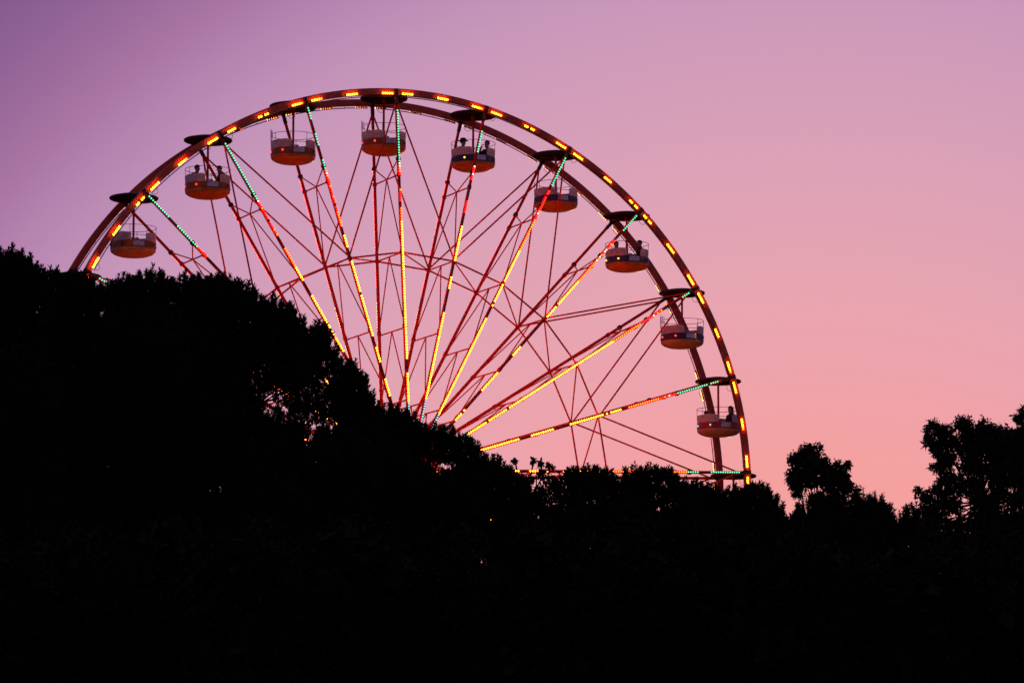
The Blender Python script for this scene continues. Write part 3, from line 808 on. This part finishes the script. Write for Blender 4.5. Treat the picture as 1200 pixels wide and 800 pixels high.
broadleaf('scrubby broadleaf sapling with a few loose leaf sprigs below the horizontal spoke', (0.35, 71.27, 0), [(0.06, 71.59, 9.5, 0.06, 0.25, 0.06, 1.5), (0.4, 71.59, 9.51, 0.06, 0.25, 0.06, 1.5), (0.54, 71.59, 9.47, 0.08, 0.25, 0.08, 1.4), (0.7, 71.61, 9.39, 0.08, 0.25, 0.08, 1.4),
     (0.58, 71.62, 9.26, 0.13, 0.25, 0.13), (0.29, 71.64, 9.16, 0.18, 0.25, 0.18, 1.2), (0.1, 71.63, 9.2, 0.14, 0.25, 0.14, 1.2), (0.38, 71.67, 8.91, 0.26, 0.26, 0.26, 1.5),
     (0.72, 71.66, 8.99, 0.22, 0.25, 0.22, 1.6), (0.19, 71.7, 8.72, 0.32, 0.32, 0.32, 1.6), (0.64, 71.72, 8.56, 0.38, 0.38, 0.38, 1.6)], 15, name='sapling', cat='tree', m='shrub_leaves', r0=0.07, L=0.06, Wd=0.04, droop=0.1, sub=7, dens=1500)
pine('flat-topped pine with two bumps of tufts, crossing the horizontal lit spoke', (1.97, 73.25, 0), [(1.02, 73.65, 9.21, 0.25, 0.25, 0.25), (1.28, 73.64, 9.31, 0.23, 0.25, 0.23), (1.55, 73.63, 9.34, 0.23, 0.25, 0.23), (1.79, 73.64, 9.28, 0.21, 0.25, 0.21),
     (2.04, 73.66, 9.18, 0.21, 0.25, 0.21), (2.34, 73.64, 9.31, 0.25, 0.25, 0.25), (2.63, 73.63, 9.36, 0.23, 0.25, 0.23), (2.93, 73.64, 9.31, 0.23, 0.25, 0.23),
     (3.17, 73.65, 9.2, 0.18, 0.25, 0.18), (1.48, 73.7, 8.89, 0.39, 0.39, 0.39), (2.38, 73.7, 8.89, 0.43, 0.43, 0.43), (3.12, 73.7, 8.89, 0.3, 0.3, 0.3),
     (1.15, 73.77, 8.35, 0.66, 0.66, 0.66), (2.3, 73.79, 8.27, 0.76, 0.76, 0.76), (3.29, 73.79, 8.27, 0.59, 0.59, 0.59), (0.66, 73.82, 8.03, 0.59, 0.59, 0.59)], 16, r0=0.2)
pine("low pine in the dip below the wheel's rim end", (3.85, 75.23, 0), [(3.58, 75.65, 9.36, 0.17, 0.25, 0.17, 0.8), (3.82, 75.67, 9.26, 0.2, 0.25, 0.2), (4.09, 75.68, 9.16, 0.19, 0.25, 0.19), (3.63, 75.71, 8.96, 0.37, 0.37, 0.37),
     (4.14, 75.74, 8.75, 0.41, 0.41, 0.41), (3.88, 75.82, 8.2, 0.68, 0.68, 0.68), (3.21, 75.8, 8.29, 0.61, 0.61, 0.61), (4.22, 75.83, 8.12, 0.68, 0.68, 0.68),
     (4.56, 75.8, 8.29, 0.61, 0.61, 0.61)], 17, r0=0.12)
pine("round pine with a see-through edge standing beside the end of the wheel's rim", (4.5, 70.28, 0), [(4.13, 70.7, 8.68, 0.21, 0.25, 0.21), (4.35, 70.69, 8.73, 0.21, 0.25, 0.21), (4.58, 70.69, 8.75, 0.19, 0.25, 0.19), (4.76, 70.71, 8.59, 0.17, 0.25, 0.17, 0.8),
     (4.92, 70.74, 8.4, 0.14, 0.25, 0.14, 0.6), (4.7, 70.75, 8.34, 0.19, 0.25, 0.19, 0.55), (4.29, 70.74, 8.37, 0.35, 0.35, 0.35), (4.58, 70.8, 7.96, 0.47, 0.47, 0.47),
     (5.05, 70.82, 7.84, 0.44, 0.44, 0.44), (4.97, 70.78, 8.12, 0.19, 0.25, 0.19, 0.9), (4.1, 70.84, 7.68, 0.57, 0.57, 0.57)], 18, r0=0.15)
broadleaf('small eucalyptus with a round ragged head standing alone above the hedge', (6.63, 83.15, 0), [(6.2, 83.52, 10.85, 0.26, 0.26, 0.26), (6.14, 83.56, 10.55, 0.21, 0.25, 0.21), (6.31, 83.59, 10.37, 0.23, 0.25, 0.23), (6.25, 83.62, 10.16, 0.14, 0.25, 0.14, 0.9),
     (6.53, 83.49, 11.03, 0.26, 0.26, 0.26), (6.59, 83.53, 10.76, 0.3, 0.3, 0.3), (6.44, 83.57, 10.48, 0.28, 0.28, 0.28), (6.78, 83.53, 10.76, 0.19, 0.25, 0.19, 0.8),
     (6.91, 83.57, 10.52, 0.3, 0.3, 0.3), (7.06, 83.59, 10.37, 0.33, 0.33, 0.33), (7.19, 83.55, 10.61, 0.19, 0.25, 0.19, 0.8), (7.09, 83.53, 10.79, 0.09, 0.25, 0.09, 0.9),
     (7.34, 83.53, 10.79, 0.08, 0.25, 0.08, 1.2), (7.34, 83.6, 10.29, 0.21, 0.25, 0.21, 0.7), (7.52, 83.62, 10.15, 0.19, 0.25, 0.19, 0.5), (6.76, 83.65, 9.96, 0.23, 0.25, 0.23)], 19, name='eucalyptus_tree', cat='tree', m='gum_leaves', r0=0.09, dens=2600, core=1.8, L=0.085, Wd=0.036, droop=0.45, sub=16, spread=0.26)
pine('spiky pine under the small ragged eucalyptus, its leading shoots upright', (7.11, 79.19, 0), [(6.01, 79.72, 9.17, 0.18, 0.25, 0.18, 0.9), (5.88, 79.74, 9.03, 0.18, 0.25, 0.18), (6.4, 79.69, 9.38, 0.27, 0.27, 0.27), (6.84, 79.68, 9.42, 0.27, 0.27, 0.27),
     (7.29, 79.68, 9.42, 0.25, 0.25, 0.25), (7.61, 79.69, 9.38, 0.21, 0.25, 0.21), (7.82, 79.71, 9.24, 0.18, 0.25, 0.18, 0.8), (8.09, 79.73, 9.07, 0.14, 0.25, 0.14, 0.7),
     (8.28, 79.73, 9.1, 0.14, 0.25, 0.14, 0.8), (8.2, 79.7, 9.28, 0.07, 0.25, 0.07, 1.2), (8.41, 79.7, 9.31, 0.08, 0.25, 0.08, 1.2), (6.01, 79.69, 9.37, 0.07, 0.25, 0.07, 1.2),
     (8.5, 79.74, 9.03, 0.18, 0.25, 0.18, 0.8), (6.67, 79.74, 9.0, 0.5, 0.5, 0.5), (7.47, 79.76, 8.91, 0.53, 0.53, 0.53), (8.18, 79.79, 8.64, 0.46, 0.46, 0.46),
     (6.22, 79.81, 8.56, 0.6, 0.6, 0.6), (7.11, 79.85, 8.29, 0.78, 0.78, 0.78)], 20, r0=0.2, size=0.22)
broadleaf('large eucalyptus with sky gaps between its heavy leaf clumps', (8.76, 72.26, 0), [(8.01, 72.49, 10.25, 0.18, 0.25, 0.18), (7.98, 72.52, 10.03, 0.18, 0.25, 0.18), (8.08, 72.55, 9.85, 0.16, 0.25, 0.16), (8.24, 72.5, 10.22, 0.16, 0.25, 0.16),
     (8.37, 72.52, 10.03, 0.24, 0.25, 0.24), (8.57, 72.48, 10.31, 0.2, 0.25, 0.2), (8.65, 72.52, 10.07, 0.22, 0.25, 0.22), (8.89, 72.49, 10.23, 0.24, 0.25, 0.24),
     (9.12, 72.51, 10.14, 0.24, 0.25, 0.24), (9.08, 72.55, 9.87, 0.24, 0.25, 0.24), (9.38, 72.52, 10.07, 0.24, 0.25, 0.24), (9.6, 72.52, 10.07, 0.22, 0.25, 0.22),
     (8.24, 72.58, 9.66, 0.22, 0.25, 0.22), (8.11, 72.6, 9.5, 0.16, 0.25, 0.16), (8.68, 72.57, 9.74, 0.22, 0.25, 0.22), (8.79, 72.6, 9.5, 0.28, 0.28, 0.28),
     (9.17, 72.59, 9.54, 0.28, 0.28, 0.28), (9.49, 72.57, 9.7, 0.32, 0.32, 0.32), (9.65, 72.62, 9.38, 0.32, 0.32, 0.32), (9.25, 72.64, 9.22, 0.28, 0.28, 0.28),
     (8.31, 72.63, 9.3, 0.18, 0.25, 0.18), (8.76, 72.65, 9.14, 0.26, 0.26, 0.26), (9.0, 72.7, 8.82, 0.28, 0.28, 0.28), (9.57, 72.69, 8.9, 0.26, 0.26, 0.26),
     (8.11, 72.66, 9.11, 0.18, 0.25, 0.18), (7.87, 72.68, 8.95, 0.16, 0.25, 0.16, 0.9), (7.72, 72.67, 9.05, 0.08, 0.25, 0.08, 0.9), (8.11, 72.7, 8.79, 0.24, 0.25, 0.24),
     (7.95, 72.73, 8.6, 0.24, 0.25, 0.24), (8.19, 72.74, 8.5, 0.2, 0.25, 0.2, 0.6), (8.47, 72.71, 8.73, 0.16, 0.25, 0.16, 0.35), (8.6, 72.74, 8.5, 0.2, 0.25, 0.2, 0.5),
     (8.42, 72.66, 9.06, 0.26, 0.26, 0.26, 0.45), (8.5, 72.63, 9.27, 0.2, 0.25, 0.2, 0.5), (8.31, 72.69, 8.85, 0.2, 0.25, 0.2, 0.6), (9.17, 72.72, 8.66, 0.28, 0.28, 0.28, 0.6),
     (8.92, 72.75, 8.47, 0.28, 0.28, 0.28), (9.41, 72.74, 8.5, 0.26, 0.26, 0.26, 0.8), (9.73, 72.74, 8.5, 0.32, 0.32, 0.32), (9.98, 72.67, 8.98, 0.44, 0.44, 0.44),
     (9.67, 72.55, 9.85, 0.3, 0.3, 0.3), (9.78, 72.59, 9.54, 0.4, 0.4, 0.4), (9.83, 72.51, 10.15, 0.28, 0.28, 0.28), (8.92, 72.54, 9.95, 0.28, 0.28, 0.28),
     (9.33, 72.56, 9.78, 0.28, 0.28, 0.28), (7.95, 72.78, 8.26, 0.36, 0.36, 0.36), (9.17, 72.8, 8.1, 0.47, 0.47, 0.47), (9.73, 72.81, 8.02, 0.55, 0.55, 0.55),
     (9.25, 72.85, 7.78, 0.51, 0.51, 0.51), (8.6, 72.86, 7.7, 0.51, 0.51, 0.51), (8.31, 72.79, 8.15, 0.28, 0.28, 0.28), (8.63, 72.82, 7.99, 0.32, 0.32, 0.32),
     (8.05, 72.82, 7.94, 0.36, 0.36, 0.36), (8.4, 72.75, 8.44, 0.18, 0.25, 0.18, 0.7), (8.76, 72.78, 8.24, 0.24, 0.25, 0.24, 0.9)], 21, name='eucalyptus_tree', cat='tree', m='gum_leaves', r0=0.15, dens=2600, core=1.8, L=0.085, Wd=0.034, droop=0.45, sub=16, spread=0.26)
broadleaf('eucalyptus top rising highest just behind the large gapped eucalyptus', (11.01, 77.21, 0), [(10.3, 77.43, 11.02, 0.14, 0.25, 0.14), (10.47, 77.42, 11.11, 0.19, 0.25, 0.19), (10.71, 77.41, 11.18, 0.31, 0.31, 0.31), (11.01, 77.41, 11.21, 0.45, 0.45, 0.45),
     (10.83, 77.48, 10.7, 0.45, 0.45, 0.45), (11.18, 77.53, 10.35, 0.62, 0.62, 0.62), (11.09, 77.63, 9.67, 0.62, 0.62, 0.62)], 22, name='eucalyptus_tree', cat='tree', m='gum_leaves', r0=0.15, dens=2600, core=1.8, L=0.085, Wd=0.034, droop=0.45, sub=16, spread=0.26)
broadleaf('tall dark evergreen shrub in the dense row under the pines', (-6.54, 45.53, 0), [(-6.54, 45.9, 5.51, 0.59, 0.59, 0.53), (-7.03, 46.16, 5.07, 0.64, 0.64, 0.64), (-6.06, 45.77, 4.99, 0.63, 0.63, 0.63), (-6.54, 46.07, 4.29, 0.97, 0.97, 0.97),
     (-6.85, 46.2, 3.38, 0.97, 0.97, 1.07), (-6.18, 46.22, 3.28, 0.97, 0.97, 1.07), (-6.54, 46.33, 2.47, 0.97, 0.97, 0.78)], 40, name='evergreen_shrub', cat='shrub', m='shrub_leaves', r0=0.09, dens=700, core=1.2, L=0.09, Wd=0.045, droop=-0.1, sub=14, group='evergreen shrubs under the pines')
broadleaf('tall dark evergreen shrub in the dense row under the pines', (-5.45, 46.72, 0), [(-5.45, 47.11, 5.49, 0.61, 0.61, 0.55), (-5.95, 47.38, 5.03, 0.65, 0.65, 0.65), (-4.96, 46.99, 4.95, 0.65, 0.65, 0.65), (-5.45, 47.29, 4.24, 1.0, 1.0, 1.0),
     (-5.77, 47.42, 3.31, 1.0, 1.0, 1.1), (-5.09, 47.44, 3.2, 1.0, 1.0, 1.1), (-5.45, 47.56, 2.37, 1.0, 1.0, 0.8)], 41, name='evergreen_shrub', cat='shrub', m='shrub_leaves', r0=0.09, dens=700, core=1.2, L=0.09, Wd=0.045, droop=-0.1, sub=14, group='evergreen shrubs under the pines')
broadleaf('tall dark evergreen shrub in the dense row under the pines', (-4.41, 47.91, 0), [(-4.41, 48.29, 5.72, 0.62, 0.62, 0.56), (-4.91, 48.56, 5.25, 0.67, 0.67, 0.67), (-3.91, 48.17, 5.17, 0.66, 0.66, 0.66), (-4.41, 48.47, 4.44, 1.02, 1.02, 1.02),
     (-4.73, 48.61, 3.48, 1.02, 1.02, 1.12), (-4.03, 48.63, 3.37, 1.02, 1.02, 1.12), (-4.41, 48.75, 2.52, 1.02, 1.02, 0.82)], 42, name='evergreen_shrub', cat='shrub', m='shrub_leaves', r0=0.09, dens=700, core=1.2, L=0.09, Wd=0.045, droop=-0.1, sub=14, group='evergreen shrubs under the pines')
broadleaf('tall dark evergreen shrub in the dense row under the pines', (-3.07, 45.53, 0), [(-3.07, 45.91, 5.38, 0.59, 0.59, 0.53), (-3.54, 46.18, 4.94, 0.64, 0.64, 0.64), (-2.6, 45.79, 4.86, 0.63, 0.63, 0.63), (-3.07, 46.09, 4.17, 0.97, 0.97, 0.97),
     (-3.37, 46.22, 3.26, 0.97, 0.97, 1.07), (-2.71, 46.23, 3.16, 0.97, 0.97, 1.07), (-3.07, 46.35, 2.35, 0.97, 0.97, 0.78)], 43, name='evergreen_shrub', cat='shrub', m='shrub_leaves', r0=0.09, dens=700, core=1.2, L=0.09, Wd=0.045, droop=-0.1, sub=14, group='evergreen shrubs under the pines')
broadleaf('tall dark evergreen shrub in the dense row under the pines', (-1.99, 46.72, 0), [(-1.99, 47.09, 5.61, 0.61, 0.61, 0.55), (-2.48, 47.36, 5.16, 0.65, 0.65, 0.65), (-1.51, 46.97, 5.08, 0.65, 0.65, 0.65), (-1.99, 47.27, 4.37, 1.0, 1.0, 1.0),
     (-2.31, 47.41, 3.43, 1.0, 1.0, 1.1), (-1.63, 47.42, 3.33, 1.0, 1.0, 1.1), (-1.99, 47.54, 2.5, 1.0, 1.0, 0.8)], 44, name='evergreen_shrub', cat='shrub', m='shrub_leaves', r0=0.09, dens=700, core=1.2, L=0.09, Wd=0.045, droop=-0.1, sub=14, group='evergreen shrubs under the pines')
broadleaf('tall dark evergreen shrub in the dense row under the pines', (-0.86, 47.91, 0), [(-0.86, 48.31, 5.56, 0.62, 0.62, 0.56), (-1.35, 48.58, 5.09, 0.67, 0.67, 0.67), (-0.37, 48.19, 5.01, 0.66, 0.66, 0.66), (-0.86, 48.5, 4.28, 1.02, 1.02, 1.02),
     (-1.18, 48.63, 3.32, 1.02, 1.02, 1.12), (-0.48, 48.65, 3.21, 1.02, 1.02, 1.12), (-0.86, 48.77, 2.36, 1.02, 1.02, 0.82)], 45, name='evergreen_shrub', cat='shrub', m='shrub_leaves', r0=0.09, dens=700, core=1.2, L=0.09, Wd=0.045, droop=-0.1, sub=14, group='evergreen shrubs under the pines')
broadleaf('tall dark evergreen shrub in the dense row under the pines', (0.31, 45.53, 0), [(0.31, 45.91, 5.41, 0.59, 0.59, 0.53), (-0.15, 46.18, 4.96, 0.64, 0.64, 0.64), (0.76, 45.78, 4.88, 0.63, 0.63, 0.63), (0.31, 46.09, 4.19, 0.97, 0.97, 0.97),
     (0.0, 46.22, 3.28, 0.97, 0.97, 1.07), (0.66, 46.23, 3.18, 0.97, 0.97, 1.07), (0.31, 46.35, 2.37, 0.97, 0.97, 0.78)], 46, name='evergreen_shrub', cat='shrub', m='shrub_leaves', r0=0.09, dens=700, core=1.2, L=0.09, Wd=0.045, droop=-0.1, sub=14, group='evergreen shrubs under the pines')
broadleaf('tall dark evergreen shrub in the dense row under the pines', (1.42, 46.72, 0), [(1.42, 47.11, 5.49, 0.61, 0.61, 0.55), (0.95, 47.38, 5.03, 0.65, 0.65, 0.65), (1.88, 46.99, 4.95, 0.65, 0.65, 0.65), (1.42, 47.29, 4.24, 1.0, 1.0, 1.0),
     (1.1, 47.42, 3.31, 1.0, 1.0, 1.1), (1.78, 47.44, 3.2, 1.0, 1.0, 1.1), (1.42, 47.56, 2.37, 1.0, 1.0, 0.8)], 47, name='evergreen_shrub', cat='shrub', m='shrub_leaves', r0=0.09, dens=700, core=1.2, L=0.09, Wd=0.045, droop=-0.1, sub=14, group='evergreen shrubs under the pines')
broadleaf('tall dark evergreen shrub in the dense row under the pines', (2.58, 47.91, 0), [(2.58, 48.32, 5.52, 0.62, 0.62, 0.56), (2.11, 48.59, 5.06, 0.67, 0.67, 0.67), (3.05, 48.19, 4.98, 0.66, 0.66, 0.66), (2.58, 48.5, 4.25, 1.02, 1.02, 1.02),
     (2.26, 48.64, 3.29, 1.02, 1.02, 1.12), (2.96, 48.65, 3.18, 1.02, 1.02, 1.12), (2.58, 48.78, 2.33, 1.02, 1.02, 0.82)], 48, name='evergreen_shrub', cat='shrub', m='shrub_leaves', r0=0.09, dens=700, core=1.2, L=0.09, Wd=0.045, droop=-0.1, sub=14, group='evergreen shrubs under the pines')
broadleaf('tall dark evergreen shrub in the dense row under the pines', (3.53, 45.53, 0), [(3.53, 45.93, 5.28, 0.59, 0.59, 0.53), (3.08, 46.19, 4.84, 0.64, 0.64, 0.64), (3.97, 45.8, 4.76, 0.63, 0.63, 0.63), (3.53, 46.1, 4.07, 0.97, 0.97, 0.97),
     (3.22, 46.23, 3.16, 0.97, 0.97, 1.07), (3.88, 46.25, 3.06, 0.97, 0.97, 1.07), (3.53, 46.36, 2.25, 0.97, 0.97, 0.78)], 49, name='evergreen_shrub', cat='shrub', m='shrub_leaves', r0=0.09, dens=700, core=1.2, L=0.09, Wd=0.045, droop=-0.1, sub=14, group='evergreen shrubs under the pines')
broadleaf('tall dark evergreen shrub in the dense row under the pines', (4.2, 46.72, 0), [(4.2, 47.16, 5.14, 0.61, 0.61, 0.55), (3.74, 47.43, 4.69, 0.65, 0.65, 0.65), (4.65, 47.04, 4.61, 0.65, 0.65, 0.65), (4.2, 47.34, 3.9, 1.0, 1.0, 1.0),
     (3.88, 47.47, 2.96, 1.0, 1.0, 1.1), (4.56, 47.49, 2.86, 1.0, 1.0, 1.1), (4.2, 47.61, 2.03, 1.0, 1.0, 0.8)], 50, name='evergreen_shrub', cat='shrub', m='shrub_leaves', r0=0.09, dens=700, core=1.2, L=0.09, Wd=0.045, droop=-0.1, sub=14, group='evergreen shrubs under the pines')
broadleaf('tall dark evergreen shrub in the dense row under the pines', (4.84, 47.91, 0), [(4.84, 48.34, 5.37, 0.62, 0.62, 0.56), (4.37, 48.61, 4.91, 0.67, 0.67, 0.67), (5.3, 48.22, 4.83, 0.66, 0.66, 0.66), (4.84, 48.52, 4.1, 1.02, 1.02, 1.02),
     (4.52, 48.66, 3.14, 1.02, 1.02, 1.12), (5.22, 48.68, 3.03, 1.02, 1.02, 1.12), (4.84, 48.8, 2.18, 1.02, 1.02, 0.82)], 51, name='evergreen_shrub', cat='shrub', m='shrub_leaves', r0=0.09, dens=700, core=1.2, L=0.09, Wd=0.045, droop=-0.1, sub=14, group='evergreen shrubs under the pines')
broadleaf('tall dark evergreen shrub in the dense row under the pines', (5.11, 45.53, 0), [(5.11, 45.96, 5.08, 0.59, 0.59, 0.53), (4.67, 46.22, 4.64, 0.64, 0.64, 0.64), (5.55, 45.83, 4.56, 0.63, 0.63, 0.63), (5.11, 46.13, 3.87, 0.97, 0.97, 0.97),
     (4.8, 46.26, 2.96, 0.97, 0.97, 1.07), (5.47, 46.28, 2.86, 0.97, 0.97, 1.07), (5.11, 46.39, 2.05, 0.97, 0.97, 0.78)], 52, name='evergreen_shrub', cat='shrub', m='shrub_leaves', r0=0.09, dens=700, core=1.2, L=0.09, Wd=0.045, droop=-0.1, sub=14, group='evergreen shrubs under the pines')
broadleaf('tall dark evergreen shrub in the dense row under the pines', (5.77, 46.72, 0), [(5.77, 47.15, 5.24, 0.61, 0.61, 0.55), (5.32, 47.41, 4.78, 0.65, 0.65, 0.65), (6.21, 47.02, 4.7, 0.65, 0.65, 0.65), (5.77, 47.33, 3.99, 1.0, 1.0, 1.0),
     (5.45, 47.46, 3.06, 1.0, 1.0, 1.1), (6.14, 47.48, 2.95, 1.0, 1.0, 1.1), (5.77, 47.59, 2.12, 1.0, 1.0, 0.8)], 53, name='evergreen_shrub', cat='shrub', m='shrub_leaves', r0=0.09, dens=700, core=1.2, L=0.09, Wd=0.045, droop=-0.1, sub=14, group='evergreen shrubs under the pines')
broadleaf('tall dark evergreen shrub in the dense row under the pines', (6.45, 47.91, 0), [(6.45, 48.36, 5.24, 0.62, 0.62, 0.56), (5.99, 48.63, 4.77, 0.67, 0.67, 0.67), (6.91, 48.24, 4.69, 0.66, 0.66, 0.66), (6.45, 48.54, 3.96, 1.02, 1.02, 1.02),
     (6.13, 48.68, 3.0, 1.02, 1.02, 1.12), (6.83, 48.7, 2.89, 1.02, 1.02, 1.12), (6.45, 48.82, 2.04, 1.02, 1.02, 0.82)], 54, name='evergreen_shrub', cat='shrub', m='shrub_leaves', r0=0.09, dens=700, core=1.2, L=0.09, Wd=0.045, droop=-0.1, sub=14, group='evergreen shrubs under the pines')
broadleaf('tall dark evergreen shrub in the dense row under the pines', (6.64, 45.53, 0), [(6.64, 45.95, 5.1, 0.59, 0.59, 0.53), (6.21, 46.22, 4.66, 0.64, 0.64, 0.64), (7.07, 45.83, 4.58, 0.63, 0.63, 0.63), (6.64, 46.13, 3.89, 0.97, 0.97, 0.97),
     (6.34, 46.26, 2.98, 0.97, 0.97, 1.07), (7.0, 46.27, 2.88, 0.97, 0.97, 1.07), (6.64, 46.39, 2.07, 0.97, 0.97, 0.78)], 55, name='evergreen_shrub', cat='shrub', m='shrub_leaves', r0=0.09, dens=700, core=1.2, L=0.09, Wd=0.045, droop=-0.1, sub=14, group='evergreen shrubs under the pines')
